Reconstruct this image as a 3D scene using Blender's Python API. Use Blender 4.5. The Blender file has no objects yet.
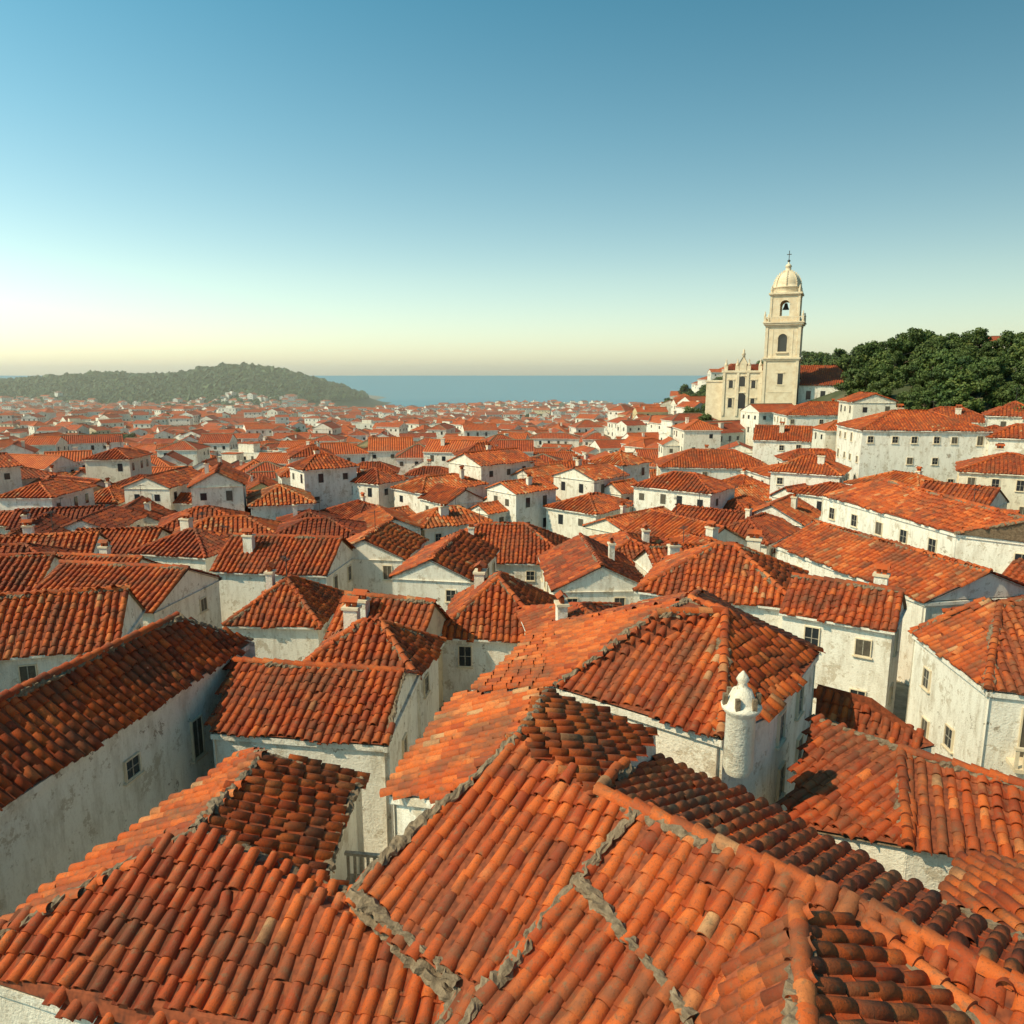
import bpy, math, random
import numpy as np
from mathutils import Vector, Matrix, geometry, noise
random.seed(11); rng=np.random.default_rng(11)
S=bpy.context.scene; COL=bpy.context.collection
S.view_settings.view_transform='Standard'; S.view_settings.look='None'; S.view_settings.exposure=0
# ------------------------------------------------------------------ materials
class N:
    def __init__(s,name):
        s.m=bpy.data.materials.new(name); s.m.use_nodes=True; s.t=s.m.node_tree; s.b=s.t.nodes['Principled BSDF']
        s.out=s.t.nodes['Material Output']
    def n(s,typ,inp=None,**kw):
        x=s.t.nodes.new(typ)
        for k,v in kw.items(): setattr(x,k,v)
        for k,v in (inp or {}).items():
            if isinstance(v,bpy.types.NodeSocket): s.t.links.new(v,x.inputs[k])
            else: x.inputs[k].default_value=v
        return x
    def math(s,op,a,b=0.0,c=0.0): return s.n('ShaderNodeMath',{0:a,1:b,2:c},operation=op).outputs[0]
    def ramp(s,fac,stops):
        r=s.n('ShaderNodeValToRGB',{0:fac}); el=r.color_ramp.elements
        while len(el)<len(stops): el.new(0.5)
        for e,(q,c) in zip(el,stops): e.position=q; e.color=(*c,1) if len(c)==3 else c
        return r.outputs[0]
    def noise(s,vec,scale,detail=4,rough=0.6,out=0): return s.n('ShaderNodeTexNoise',{'Vector':vec,'Scale':scale,'Detail':detail,'Roughness':rough}).outputs[out]
    def mix(s,f,a,b,bt='MIX'):
        x=s.n('ShaderNodeMix',data_type='RGBA',blend_type=bt)
        for i,v in ((0,f),(6,a),(7,b)):
            if isinstance(v,bpy.types.NodeSocket): s.t.links.new(v,x.inputs[i])
            else: x.inputs[i].default_value=v if i==0 else (*v,1)
        return x.outputs[2]
    def set(s,k,v):
        if isinstance(v,bpy.types.NodeSocket): s.t.links.new(v,s.b.inputs[k])
        else: s.b.inputs[k].default_value=v
    def bump(s,h,st=0.3,dist=0.05):
        s.set('Normal',s.n('ShaderNodeBump',{'Height':h,'Strength':st,'Distance':dist}).outputs[0])
    def pos(s): return s.n('ShaderNodeNewGeometry').outputs['Position']
    def attr(s): return s.n('ShaderNodeAttribute',attribute_name='rnd').outputs['Fac']
TR=[(0,(.17,.028,.009)),(.25,(.33,.050,.012)),(.55,(.48,.083,.013)),(.8,(.58,.122,.021)),(.94,(.60,.18,.05)),(1,(.50,.26,.12))]
def m_tile():
    k=N('terracotta_tile'); ps=k.pos(); a=k.attr()
    c=k.ramp(a,TR)
    n1=k.noise(ps,.7,4,.72); c=k.mix(k.ramp(n1,[(.46,(0,0,0)),(.64,(.78,.78,.78))]),c,(.16,.062,.030)); c=k.mix(k.ramp(n1,[(.28,(.5,.5,.5)),(.42,(0,0,0))]),c,(.50,.20,.08))
    n2=k.noise(ps,6,3,.75); c=k.mix(k.ramp(n2,[(.56,(0,0,0)),(.72,(.65,.65,.65))]),c,(.14,.11,.06)); 
    n3=k.noise(ps,28,3,.75); c=k.mix(k.ramp(n3,[(.54,(0,0,0)),(.68,(.6,.6,.6))]),c,(.11,.05,.03))
    k.set('Base Color',c); k.set('Roughness',.75); k.set('Specular IOR Level',.3); k.bump(n3,.5,.02); return k.m
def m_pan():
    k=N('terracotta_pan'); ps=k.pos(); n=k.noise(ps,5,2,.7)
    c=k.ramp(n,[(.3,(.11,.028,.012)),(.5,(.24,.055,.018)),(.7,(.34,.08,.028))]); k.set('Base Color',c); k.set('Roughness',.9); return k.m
def m_far():
    k=N('terracotta_roofing'); uv=k.n('ShaderNodeUVMap').outputs[0]; s=k.n('ShaderNodeSeparateXYZ',{0:uv}); a=k.attr()
    u=k.math('DIVIDE',s.outputs[0],.42); v=k.math('DIVIDE',s.outputs[1],.5)
    cell=k.n('ShaderNodeCombineXYZ',{0:k.math('FLOOR',u),1:k.math('FLOOR',v),2:a}).outputs[0]
    w=k.n('ShaderNodeTexWhiteNoise',{0:cell}).outputs[0]
    f=k.math('ADD',k.math('MULTIPLY',w,.35),k.math('MULTIPLY',a,.65)); c=k.ramp(f,TR)
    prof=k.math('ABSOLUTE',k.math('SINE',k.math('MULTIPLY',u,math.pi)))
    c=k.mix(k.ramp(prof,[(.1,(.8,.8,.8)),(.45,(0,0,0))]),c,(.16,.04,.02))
    n1=k.noise(k.pos(),.35,3,.65); c=k.mix(k.ramp(n1,[(.5,(0,0,0)),(.75,(.6,.6,.6))]),c,(.24,.12,.065))
    k.set('Base Color',c); k.set('Roughness',.85)
    h=k.math('ADD',prof,k.math('MULTIPLY',k.math('FRACT',v),-.4)); k.bump(h,.9,.12); return k.m
def m_wall():
    k=N('whitewashed_plaster'); ps=k.pos(); a=k.attr()
    c=k.ramp(a,[(0,(.84,.79,.70)),(.55,(.81,.75,.64)),(.80,(.77,.68,.53)),(.90,(.72,.61,.43)),(.96,(.66,.50,.25)),(1,(.60,.40,.19))])
    mp=k.n('ShaderNodeMapping',{0:ps,3:(1.2,1.2,.30)}).outputs[0]
    st=k.noise(mp,1.7,5,.77); c=k.mix(k.ramp(st,[(.47,(0,0,0)),(.70,(.62,.62,.62))]),c,(.42,.34,.24))
    pt=k.noise(ps,.9,6,.80); c=k.mix(k.ramp(pt,[(.565,(0,0,0)),(.60,(.70,.70,.70))]),c,(.47,.38,.27)); c=k.mix(k.ramp(pt,[(.36,(.8,.8,.8)),(.385,(0,0,0))]),c,(.29,.22,.15))
    fn=k.noise(ps,14,3,.7); c=k.mix(k.ramp(fn,[(.53,(0,0,0)),(.8,(.45,.45,.45))]),c,(.44,.37,.28))
    k.set('Base Color',c); k.set('Roughness',.9); k.bump(k.math('SUBTRACT',fn,pt),.6,.05); return k.m
def m_simple(name,c1,c2,scale=4,rough=.9,bump=.4,dist=.03,c3=None):
    k=N(name); ps=k.pos(); n=k.noise(ps,scale,4,.7); st=[(.35,c1),(.65,c2)]
    if c3: st.append((.8,c3))
    k.set('Base Color',k.ramp(n,st)); k.set('Roughness',rough); k.bump(n,bump,dist); return k.m
def m_leaf(name='foliage'):
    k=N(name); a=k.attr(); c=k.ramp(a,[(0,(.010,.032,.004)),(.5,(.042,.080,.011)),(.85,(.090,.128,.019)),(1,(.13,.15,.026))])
    n=k.noise(k.pos(),.06,2); c=k.mix(k.ramp(n,[(.4,(0,0,0)),(.6,(.35,.35,.35))]),c,(.06,.07,.012))
    k.set('Base Color',c); k.set('Roughness',.7); return k.m
def m_ground():
    k=N('ground_earth'); ps=k.pos(); n=k.noise(ps,.05,4,.6); f=k.noise(ps,1.5,3,.7)
    y=k.n('ShaderNodeSeparateXYZ',{0:ps}).outputs[0]
    c=k.ramp(n,[(.30,(.20,.17,.12)),(.38,(.12,.11,.055)),(.48,(.05,.065,.02)),(.7,(.06,.075,.025))])
    c=k.mix(k.ramp(k.math('DIVIDE',y,60.),[(.5,(.9,.9,.9)),(.8,(0,0,0))]),c,(.30,.255,.19))
    c=k.mix(k.ramp(f,[(.4,(0,0,0)),(.7,(.6,.6,.6))]),c,(.07,.07,.035))
    k.set('Base Color',c); k.set('Roughness',.95); return k.m
def m_glass():
    k=N('window_glass'); k.set('Base Color',(.025,.03,.035,1)); k.set('Roughness',.15); return k.m
def m_sea():
    k=N('sea_water'); ps=k.pos(); n=k.noise(k.n('ShaderNodeMapping',{0:ps,3:(.004,.012,1)}).outputs[0],1,4,.6)
    k.set('Base Color',k.ramp(n,[(.3,(.03,.22,.31)),(.7,(.05,.28,.37))])); k.set('Roughness',.6); k.set('Specular IOR Level',.2); return k.m
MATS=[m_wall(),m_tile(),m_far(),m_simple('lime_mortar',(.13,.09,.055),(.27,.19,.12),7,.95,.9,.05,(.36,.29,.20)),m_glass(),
 m_simple('timber_frame',(.22,.19,.15),(.42,.38,.31),8),m_pan(),m_simple('limestone',(.62,.49,.33),(.76,.65,.48),.8,.85,.5,.05,(.42,.32,.21)),
 m_leaf(),m_simple('bark',(.08,.055,.035),(.16,.12,.08),5),m_simple('iron',(.03,.03,.03),(.07,.06,.05),8,.6),m_simple('painted_shutter',(.07,.055,.04),(.12,.10,.07),6,.7)]
WALL,TILE,FAR,MORT,GLASS,FRAME,PAN,STONE,LEAF,BARK,IRON,SHUT=range(12)
# ------------------------------------------------------------------ mesh builder
BF=np.array([[0,2,3,1],[4,5,7,6],[0,1,5,4],[2,6,7,3],[0,4,6,2],[1,3,7,5]]); BS=np.array([(i,j,k) for k in(-1,1) for j in(-1,1) for i in(-1,1)],float)
class MB:
    def __init__(s): s.v=[];s.n=0;s.l=[];s.tot=[];s.m=[];s.r=[];s.uv=[];s.s=[]
    def add(s,verts,faces,mat,rnd=.3,uv=None,smooth=False):
        verts=np.asarray(verts,float).reshape(-1,3); faces=np.asarray(faces,int)
        M,K=faces.shape; s.v.append(verts); s.l.append((faces+s.n).ravel()); s.n+=len(verts)
        s.tot.append(np.full(M,K)); s.m.append(np.full(M,mat)); s.r.append(np.zeros(M)+rnd)
        s.uv.append(np.zeros((M*K,2)) if uv is None else np.asarray(uv,float).reshape(-1,2)); s.s.append(np.full(M,smooth))
    def poly(s,pts,mat,rnd=.3,uv=None): s.add(pts,[list(range(len(pts)))],mat,rnd,uv)
    def box(s,c,X,Y,Z,mat,rnd=.3): s.add(np.asarray(c,float)+BS@np.array([X,Y,Z],float),BF,mat,rnd)
    def build(s,name,parent=None):
        if not s.v: return None
        me=bpy.data.meshes.new(name); v=np.concatenate(s.v); l=np.concatenate(s.l); t=np.concatenate(s.tot)
        me.vertices.add(len(v)); me.vertices.foreach_set('co',v.ravel()); me.loops.add(len(l)); me.loops.foreach_set('vertex_index',l)
        me.polygons.add(len(t)); me.polygons.foreach_set('loop_start',np.concatenate([[0],np.cumsum(t)[:-1]]))
        me.polygons.foreach_set('material_index',np.concatenate(s.m)); me.polygons.foreach_set('use_smooth',np.concatenate(s.s))
        for m in MATS: me.materials.append(m)
        me.update(calc_edges=True)
        at=me.attributes.new('rnd','FLOAT','FACE'); at.data.foreach_set('value',np.concatenate(s.r))
        me.uv_layers.new(name='UVMap').data.foreach_set('uv',np.concatenate(s.uv).ravel())
        o=bpy.data.objects.new(name,me); COL.objects.link(o)
        if parent: o.parent=parent
        return o
class Bld:
    def __init__(s,name): s.name=name; s.roof=MB(); s.walls=MB(); s.win=MB()
    def done(s):
        e=bpy.data.objects.new(s.name,None); COL.objects.link(e)
        s.roof.build('roof',e); s.walls.build('walls',e); s.win.build('windows',e)
def unit(a):
    a=np.asarray(a,float); return a/max(math.sqrt(float(a@a)),1e-9)
# ------------------------------------------------------------------ roof tiles
TPL={}
def tpl(det,pitch,row):
    key=(det,pitch,row)
    if key in TPL: return TPL[key]
    Sg={3:7,2:5,1:3}[det]; v=[]; f=[]; cap=[]
    rl=pitch*.385; ru=pitch*.345; L=row*1.16; th=np.linspace(0,math.pi,Sg+1)
    for (r,b,z) in ((ru,-row*.5-(L-row),.0),(rl,row*.5,.024)):
        for t in th: v.append((r*math.cos(t),b,z+r*1.05*math.sin(t)-.02))
    n=Sg+1
    for i in range(Sg): f.append([i,i+1,n+i+1,n+i])
    rim=[]
    if det==3:
        for t in th: v.append((rl*.82*math.cos(t),row*.5,.024+rl*.84*math.sin(t)-.02))
        for t in th: v.append((rl*.80*math.cos(t),row*.5-.08,.02+rl*.80*math.sin(t)-.02))
        for i in range(Sg): rim.append([n+i,n+i+1,2*n+i+1,2*n+i]); rim.append([2*n+i,2*n+i+1,3*n+i+1,3*n+i])
        cap=[list(range(3*n,4*n))]
    else: cap=[list(range(n,2*n))]
    TPL[key]=(np.array(v),np.array(f),np.array(rim) if rim else None,np.array(cap)); return TPL[key]
def facet(mb,pts,det=3,pitch=.31,row=.38,rnd=.5,spread=.18,flip=None):
    Pn=np.array(pts,float); c=Pn.mean(0); u,s_,vt=np.linalg.svd(Pn-c); n=vt[2]
    if n[2]<0:n=-n
    D=unit([n[0],n[1],-(n[0]**2+n[1]**2)/n[2]]); A=np.cross(D,n)
    q=Pn-c; pa,pb,pw=q@A,q@D,q@n
    if len(Pn)==3: tris=[(0,1,2)]
    elif not det: tris=[(0,1,2),(0,2,3)]
    else: tris=geometry.tessellate_polygon([[Vector((x,y,0)) for x,y in zip(pa,pb)]])
    uv=np.stack([pa,pb],1)
    for t in tris:
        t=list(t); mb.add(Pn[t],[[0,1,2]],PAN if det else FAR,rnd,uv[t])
        if det: mb.add(Pn[t]-n*.10,[[0,1,2]],MORT,.3)
    if not det: return
    an=np.arange(pa.min()+pitch*.3,pa.max(),pitch); bn=np.arange(pb.max()-row*.42,pb.min(),-row)
    if len(an)==0 or len(bn)==0:return
    ga,gb=np.meshgrid(an,bn,indexing='ij'); ci=np.repeat(np.arange(len(an)),len(bn)); ga=ga.ravel();gb=gb.ravel()
    ph=rng.uniform(0,6,4)
    ga=ga+.035*np.sin(gb*1.1+ci*.4+ph[0])+.015*np.sin(ci*2.3+gb*.5)
    gb=gb+.05*np.sin(ci*.7+ph[1])+.035*rng.standard_normal(len(an))[ci]
    ins=np.zeros(len(ga),bool); w=np.zeros(len(ga))
    for t in tris:
        (x1,y1),(x2,y2),(x3,y3)=uv[list(t)]; dt=(y2-y3)*(x1-x3)+(x3-x2)*(y1-y3)
        if abs(dt)<1e-6: continue
        l1=((y2-y3)*(ga-x3)+(x3-x2)*(gb-y3))/dt; l2=((y3-y1)*(ga-x3)+(x1-x3)*(gb-y3))/dt; l3=1-l1-l2
        k=(l1>-.005)&(l2>-.005)&(l3>-.005); ins|=k; ww=l1*pw[t[0]]+l2*pw[t[1]]+l3*pw[t[2]]; w=np.where(k,ww,w)
    ga,gb,w,ci=ga[ins],gb[ins],w[ins],ci[ins]; K=len(ga)
    if K==0:return
    w=w+.04*np.sin(ga*.9+ph[2])*np.sin(gb*.8+ph[3])
    jit=1 if det>=2 else .5
    T,f,rim,cap=tpl(det,pitch,row)
    phi=rng.normal(0,.04*jit,K); ja=rng.normal(0,.009*jit,K); jb=rng.normal(0,.02*jit,K); jw=rng.normal(0,.006,K); sc=rng.normal(1,.055,K)
    tilt=rng.normal(0,.022*jit,K)
    odd=rng.random(K)<.03*jit; phi=np.where(odd,phi*4,phi); jb=np.where(odd,jb+.08,jb)
    ta=ga[:,None]+ja[:,None]+T[None,:,0]*sc[:,None]-phi[:,None]*T[None,:,1]
    tb=gb[:,None]+jb[:,None]+T[None,:,1]+phi[:,None]*T[None,:,0]
    tw=w[:,None]+jw[:,None]+T[None,:,2]+tilt[:,None]*T[None,:,1]
    V=c+ta[...,None]*A+tb[...,None]*D+tw[...,None]*n
    base=(np.arange(K)*len(T))[:,None,None]
    rr=np.clip(rnd+rng.normal(0,spread,K)+.10*np.sin(ga*.7+gb*.5+ph[0]),0,1)
    colr=rng.normal(0,.05,len(an))[ci]; rr=np.clip(rr+colr,0,1)
    o=mb.n
    mb.add(V.reshape(-1,3),(base+f[None]).reshape(-1,4),TILE,np.repeat(rr,len(f)),smooth=(det>=2))
    def more(F_,mat,r):
        Fz=(base+F_[None]).reshape(-1,F_.shape[1])+o; M,Kk=Fz.shape
        mb.l.append(Fz.ravel()); mb.tot.append(np.full(M,Kk)); mb.m.append(np.full(M,mat)); mb.r.append(r); mb.uv.append(np.zeros((M*Kk,2))); mb.s.append(np.full(M,False))
    if rim is not None: more(rim,TILE,np.repeat(rr*.9,len(rim)))
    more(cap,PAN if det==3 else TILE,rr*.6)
    if det>=2:
        hw=pitch*.24; Q=np.array([(-hw,-row/2,.0),(hw,-row/2,.0),(hw,row/2,.028),(-hw,row/2,.028),(-hw,row/2,0),(hw,row/2,0),(0,-row/2,-.02),(0,row/2,.005)])
        Fq=np.array([[0,6,7,3],[6,1,2,7],[3,2,5,4]])
        ta=(ga+pitch/2)[:,None]+Q[None,:,0]; tb=gb[:,None]+jb[:,None]+Q[None,:,1]; tw=w[:,None]+Q[None,:,2]+.006
        V=c+ta[...,None]*A+tb[...,None]*D+tw[...,None]*n; base2=(np.arange(K)*8)[:,None,None]
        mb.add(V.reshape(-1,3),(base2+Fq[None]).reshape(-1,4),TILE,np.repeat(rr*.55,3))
def mortar(mb,A,B,r=.16,amp=.35,mat=MORT,up=.0):
    A=np.array(A,float);B=np.array(B,float); L=np.linalg.norm(B-A); n=max(2,int(L/.08)); d=unit(B-A); s=unit(np.cross(d,[0,0,1])); u=np.cross(s,d)
    th=np.linspace(-.35,math.pi+.35,8); t=np.linspace(0,1,n+1)
    R=r*(1+amp*rng.uniform(-1,1,(n+1,8)))*(1+.3*np.sin(t*L*2.1+rng.uniform(0,6)))[:,None]
    off=.05*np.sin(t*L*1.3+rng.uniform(0,6))+.02*rng.standard_normal(n+1)
    Vv=(A+(B-A)*t[:,None])[:,None,:]+(np.cos(th)*R)[...,None]*s+(np.sin(th)*R*.75)[...,None]*u+off[:,None,None]*s+up*u
    F_=[[i*8+j,i*8+j+1,(i+1)*8+j+1,(i+1)*8+j] for i in range(n) for j in range(7)]
    mb.add(Vv.reshape(-1,3),F_,mat,.3)
def ridge(mb,A,B,r=.14,seg=.40,rnd=.55,det=3,bed=True):
    A=np.array(A,float);B=np.array(B,float)
    if A[2]>B[2]: A,B=B,A
    L=np.linalg.norm(B-A); 
    if L<.2:return
    d=unit(B-A); s=unit(np.cross(d,[0,0,1])); u=np.cross(s,d); n=max(1,int(round(L/seg))); Sg={3:8,2:5,1:3}[det]; th=np.linspace(-.15,math.pi+.15,Sg+1)
    if bed and det>=2: mortar(mb,A,B,r*1.12,.35 if det==3 else .2,MORT,-.025)
    ct=np.cos(th)[:,None]*s; st=np.sin(th)[:,None]*u; k=Sg+1; Fr=[[j,j+1,k+j+1,k+j] for j in range(Sg)]
    for i in range(n):
        a=A+(B-A)*(i/n)+s*rng.normal(0,.012)+u*rng.normal(.03,.008); b=A+(B-A)*((i+1.14)/n)+s*rng.normal(0,.012)+u*.03
        ra,rb=r*1.08,r*.88; v=np.concatenate([a+(ct+st)*ra+u*.035,b+(ct+st)*rb])
        rv=float(np.clip(rng.normal(rnd,.15),0,1))
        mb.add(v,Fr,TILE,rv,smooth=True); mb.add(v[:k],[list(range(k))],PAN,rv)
# ------------------------------------------------------------------ walls & windows
def window(mb,c,t,nrm,w,h,kind=0,det=1):
    c=np.array(c,float); t=unit(t); nrm=unit(nrm); z=np.array([0,0,1.])
    if det==0:
        p=c+nrm*.02; mb.add([p-t*w/2-z*h/2,p+t*w/2-z*h/2,p+t*w/2+z*h/2,p-t*w/2+z*h/2],[[0,1,2,3]],GLASS if kind==0 else SHUT); return
    f=.05
    mb.box(c+nrm*.01,t*w/2,nrm*.012,z*h/2,GLASS)
    for sgn in(-1,1):
        mb.box(c+t*sgn*(w/2+f/2),t*f/2,nrm*.07,z*(h/2+f),STONE if kind!=2 else FRAME)
        mb.box(c+z*sgn*(h/2+f/2),t*(w/2-.002),nrm*.068,z*f/2,STONE)
    mb.box(c-z*(h/2+f+.03),t*(w/2+.12),nrm*.11,z*.03,STONE)
    if kind==1: mb.box(c+nrm*.015,t*(w/2-.02),nrm*.03,z*(h/2-.02),SHUT); mb.box(c+nrm*.02,t*.02,nrm*.04,z*(h/2-.02),FRAME)
    else:
        mb.box(c+nrm*.02,t*.018,nrm*.025,z*(h/2-.001),FRAME); mb.box(c+nrm*.02,t*(w/2-.001),nrm*.022,z*.016,FRAME)
def hwall(b,A,B,zb,cen,wins=(),rnd=.2,inset=.12,trim=True):
    A=np.array(A,float);B=np.array(B,float); t=unit([B[0]-A[0],B[1]-A[1],0]); n=np.array([t[1],-t[0],0])
    if np.dot(n[:2],((A+B)/2)[:2]-np.array(cen[:2]))<0:n=-n
    A=A-n*inset;B=B-n*inset
    b.walls.add([A-[0,0,.05],B-[0,0,.05],(B[0],B[1],zb),(A[0],A[1],zb)],[[0,1,2,3]],WALL,rnd)
    if trim:
        m=(A+B)/2; b.walls.box(m+n*.05-[0,0,.17],(B-A)/2*1.0,n*.05,np.array([0,0,.09]),WALL,rnd)
    for (s,dz,w,h,kind) in wins:
        c=A+(B-A)*s; c=np.array([c[0],c[1],c[2]-dz])+n*.01; window(b.win,c,t,n,w,h,kind)
def chimney(mb,x,y,z0,h,w=.5,rot=0,rnd=.2,pots=2,det=1):
    c,s=math.cos(rot),math.sin(rot); X=np.array([c,s,0]);Y=np.array([-s,c,0]);Z=np.array([0,0,1.]); p0=np.array([x,y,z0])
    mb.box(p0+Z*h/2,X*w/2,Y*w*.35,Z*h/2,WALL,rnd); mb.box(p0+Z*(h+.05),X*(w/2+.07),Y*(w*.35+.07),Z*.06,STONE,rnd)
    if det:
        for i in range(pots):
            o=p0+X*(i-(pots-1)/2)*w*.45; mb.box(o+Z*(h+.25),X*.09,Y*.09,Z*.15,TILE,.5)
        for sg in(-1,1):
            mb.add([p0+Z*(h+.38)+X*a*(w/2+.05)+Y*sg*(w*.35+.05) for a in(-1,1)]+[p0+Z*(h+.6)+X*a*(w/2+.05) for a in(1,-1)],[[0,1,2,3]],TILE,.5)
def aerial(mb,x,y,z0,h,rot):
    X=np.array([math.cos(rot),math.sin(rot),0]);Y=np.array([-X[1],X[0],0]);Z=np.array([0,0,1.]); p0=np.array([x,y,z0])
    mb.box(p0+Z*h/2,X*.02,Y*.02,Z*h/2,IRON); mb.box(p0+Z*h*.93,X*.55,Y*.012,Z*.012,IRON)
    for k in range(6): mb.box(p0+Z*h*.93+X*(-.5+.2*k),X*.008,Y*(.35-.03*k),Z*.008,IRON)
def house(b,cx,cy,zg,w,d,rot,wallh,rise,kind='hip',det=0,rnd=.5,wr=.2,pitch=.42,row=.46,chim=1,windet=0,spread=.18):
    roof,walls,win=(b.roof,b.walls,b.win) if isinstance(b,Bld) else (b,b,b)
    if d>w: w,d=d,w; rot+=math.pi/2
    c,s=math.cos(rot),math.sin(rot)
    def W(x,y,z): return (cx+c*x-s*y,cy+s*x+c*y,z)
    hx,hy=w/2,d/2; ze=zg+wallh; o=.25; zo=ze-o*rise/hy; zr=ze+rise; zb=zg-6
    cr=[W(-hx,-hy,0),W(hx,-hy,0),W(hx,hy,0),W(-hx,hy,0)]
    for i in range(4):
        a,e=cr[i],cr[(i+1)%4]; walls.add([(a[0],a[1],zb),(e[0],e[1],zb),(e[0],e[1],ze),(a[0],a[1],ze)],[[0,1,2,3]],WALL,wr)
    if kind=='flat':
        walls.add([W(-hx,-hy,ze-.5),W(hx,-hy,ze-.5),W(hx,hy,ze-.5),W(-hx,hy,ze-.5)],[[0,1,2,3]],STONE,.3)
        X=np.array([c,s,0]);Y=np.array([-s,c,0]);Z=np.array([0,0,1.])
        for sg in(-1,1):
            walls.box(np.array(W(0,sg*(hy-.05),ze+.02)),X*(hx+.05),Y*.12,Z*.08,WALL,wr); walls.box(np.array(W(sg*(hx-.05),0,ze+.021)),X*.12,Y*(hy-.18),Z*.08,WALL,wr)
        bx=W(rng.uniform(-.4,.4)*hx,hy*.3,ze+.6); walls.box(bx,X*hx*.35,Y*hy*.4,Z*1.1,WALL,wr); walls.box(np.array(bx)+Z*1.15,X*(hx*.35+.1),Y*(hy*.4+.1),Z*.06,TILE,rnd)
    else:
        ox,oy=hx+(o if kind=='hip' else .12),hy+o
        E=[W(-ox,-oy,zo),W(ox,-oy,zo),W(ox,oy,zo),W(-ox,oy,zo)]
        ins=(oy if kind=='hip' else 0); R1,R2=W(-ox+ins,0,zr),W(ox-ins,0,zr)
        if kind=='hip' and ox-ins<.2: R1,R2=W(-.1,0,zr),W(.1,0,zr)
        fs=[[E[0],E[1],R2,R1],[E[2],E[3],R1,R2]]
        if kind=='hip': fs+=[[E[1],E[2],R2],[E[3],E[0],R1]]
        else:
            for sg,R_ in ((-1,R1),(1,R2)): walls.add([W(sg*hx,-hy,ze),W(sg*hx,hy,ze),W(sg*hx,0,zr-.06)],[[0,1,2]],WALL,wr)
        for f in fs: facet(roof,f,det,pitch,row,rnd,spread)
        for i in range(4):
            a,e=E[i],E[(i+1)%4]
            if kind!='hip' and i in(1,3): continue
            roof.add([(a[0],a[1],zo-.12),(e[0],e[1],zo-.12),(e[0],e[1],zo-.01),(a[0],a[1],zo-.01)],[[0,1,2,3]],WALL,wr)
        roof.add([(e[0],e[1],zo-.11) for e in E],[[0,1,2,3]],WALL,wr)
        rl=[(R1,R2)]+([(E[0],R1),(E[3],R1),(E[1],R2),(E[2],R2)] if kind=='hip' else [])
        for a,e in rl:
            if det: ridge(roof,a,e,.14,.5,rnd+.08,min(det,2),bed=det>1)
            else:
                A=np.array(a);B=np.array(e); t=unit(B-A); sd=unit([t[1],-t[0],0])*.16; up=np.array([0,0,.13])
                roof.add([A-sd,A+up,A+sd,B-sd,B+up,B+sd],[[0,1,4,3],[1,2,5,4]],MORT if rnd<.45 else TILE,.75)
        for q in range(chim):
            x,y=rng.uniform(-.6,.6)*hx,rng.choice([-.45,.45])*hy; zz=zr-rise*.5
            q3=W(x,y,0); chimney(roof,q3[0],q3[1],zz-.3,1.1+rng.random()*.4,.45+.4*rng.random(),rot,.3+.5*rng.random(),2,1 if det else 0)
        if det and rng.random()<.4: q3=W(rng.uniform(-.4,.4)*hx,0,0); aerial(roof,q3[0],q3[1],zr-.1,rng.uniform(1.2,2.2),rng.uniform(0,3))
    for i in range(4):
        if windet<0: break
        a,e=np.array(cr[i]),np.array(cr[(i+1)%4]); t=unit(e-a); n=np.array([t[1],-t[0],0]); L=np.linalg.norm(e-a)
        if np.dot(n[:2],(a+e)[:2]/2-np.array([cx,cy]))<0:n=-n
        if n[1]>.75 and windet==0: continue
        k=max(1,int(L/2.2)); fl=max(1,int(wallh/2.5))
        for j in range(k):
            for q in range(fl):
                if rng.random()<.2: continue
                pz=ze-1.2-q*2.5; px=a+t*L*(j+.5+rng.uniform(-.12,.12))/k+n*.01
                window(win,(px[0],px[1],pz),t,n,.62,rng.choice([.75,1.05]),int(rng.random()<.4),windet)
# ------------------------------------------------------------------ terrain
def sm(a,b,x):
    t=np.clip((x-a)/(b-a),0,1); return t*t*(3-2*t)
BY=[-200,0,30,60,100,230,550,870,940,1000,1100,5000]; BZ=[37,36,33.5,31.5,29.5,23,13.5,7.5,3,-2,-20,-60]
def ground(x,y):
    x=np.asarray(x,float);y=np.asarray(y,float); z=np.interp(y,BY,BZ)
    z=z+26*sm(5,90,x-.05*y)*sm(30,170,y)*(1-sm(250,520,y))
    z=z+4*np.sin(x/90+1)*np.sin(y/110)*sm(150,300,y)
    L=sm(-150,-330,x)*sm(780,900,y); z=z*(1-L)+np.maximum(z,6)*L
    return z
def sheet(name,xs,ys,fn,mat):
    X,Y=np.meshgrid(xs,ys); Z=fn(X,Y); v=np.stack([X,Y,Z],-1).reshape(-1,3); nx=len(xs)
    i=np.arange((len(ys)-1)*nx).reshape(len(ys)-1,nx)[:,:-1].ravel(); mb=MB(); mb.add(v,np.stack([i,i+1,i+nx+1,i+nx],1),0,.3,smooth=True); o=mb.build(name)
    o.data.materials.clear(); o.data.materials.append(mat); return o
GM=m_ground()
sheet('ground',np.concatenate([np.arange(-2600,-300,40),np.arange(-300,400,6),np.arange(400,2600,40)]),np.concatenate([np.arange(-150,320,6),np.arange(320,1700,20)]),ground,GM)
HU=[-3000,-1200,-796,-702,-609,-531,-423,-370,-329,-285,-240,-215,-195]; HZ=[50,45,43,46,50,53,62,59,52,38,21,6,-8]
def hillz(x,y): return np.interp(x,HU,HZ)*np.exp(-((y-1150)/190)**2)*1.0+3*np.sin(x/37)*np.cos(y/45)-3
sheet('forested_hill',np.arange(-2600,-150,12.),np.arange(800,1560,12.),hillz,m_simple('hill_scrub',(.015,.03,.008),(.035,.05,.015),.05))
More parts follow.
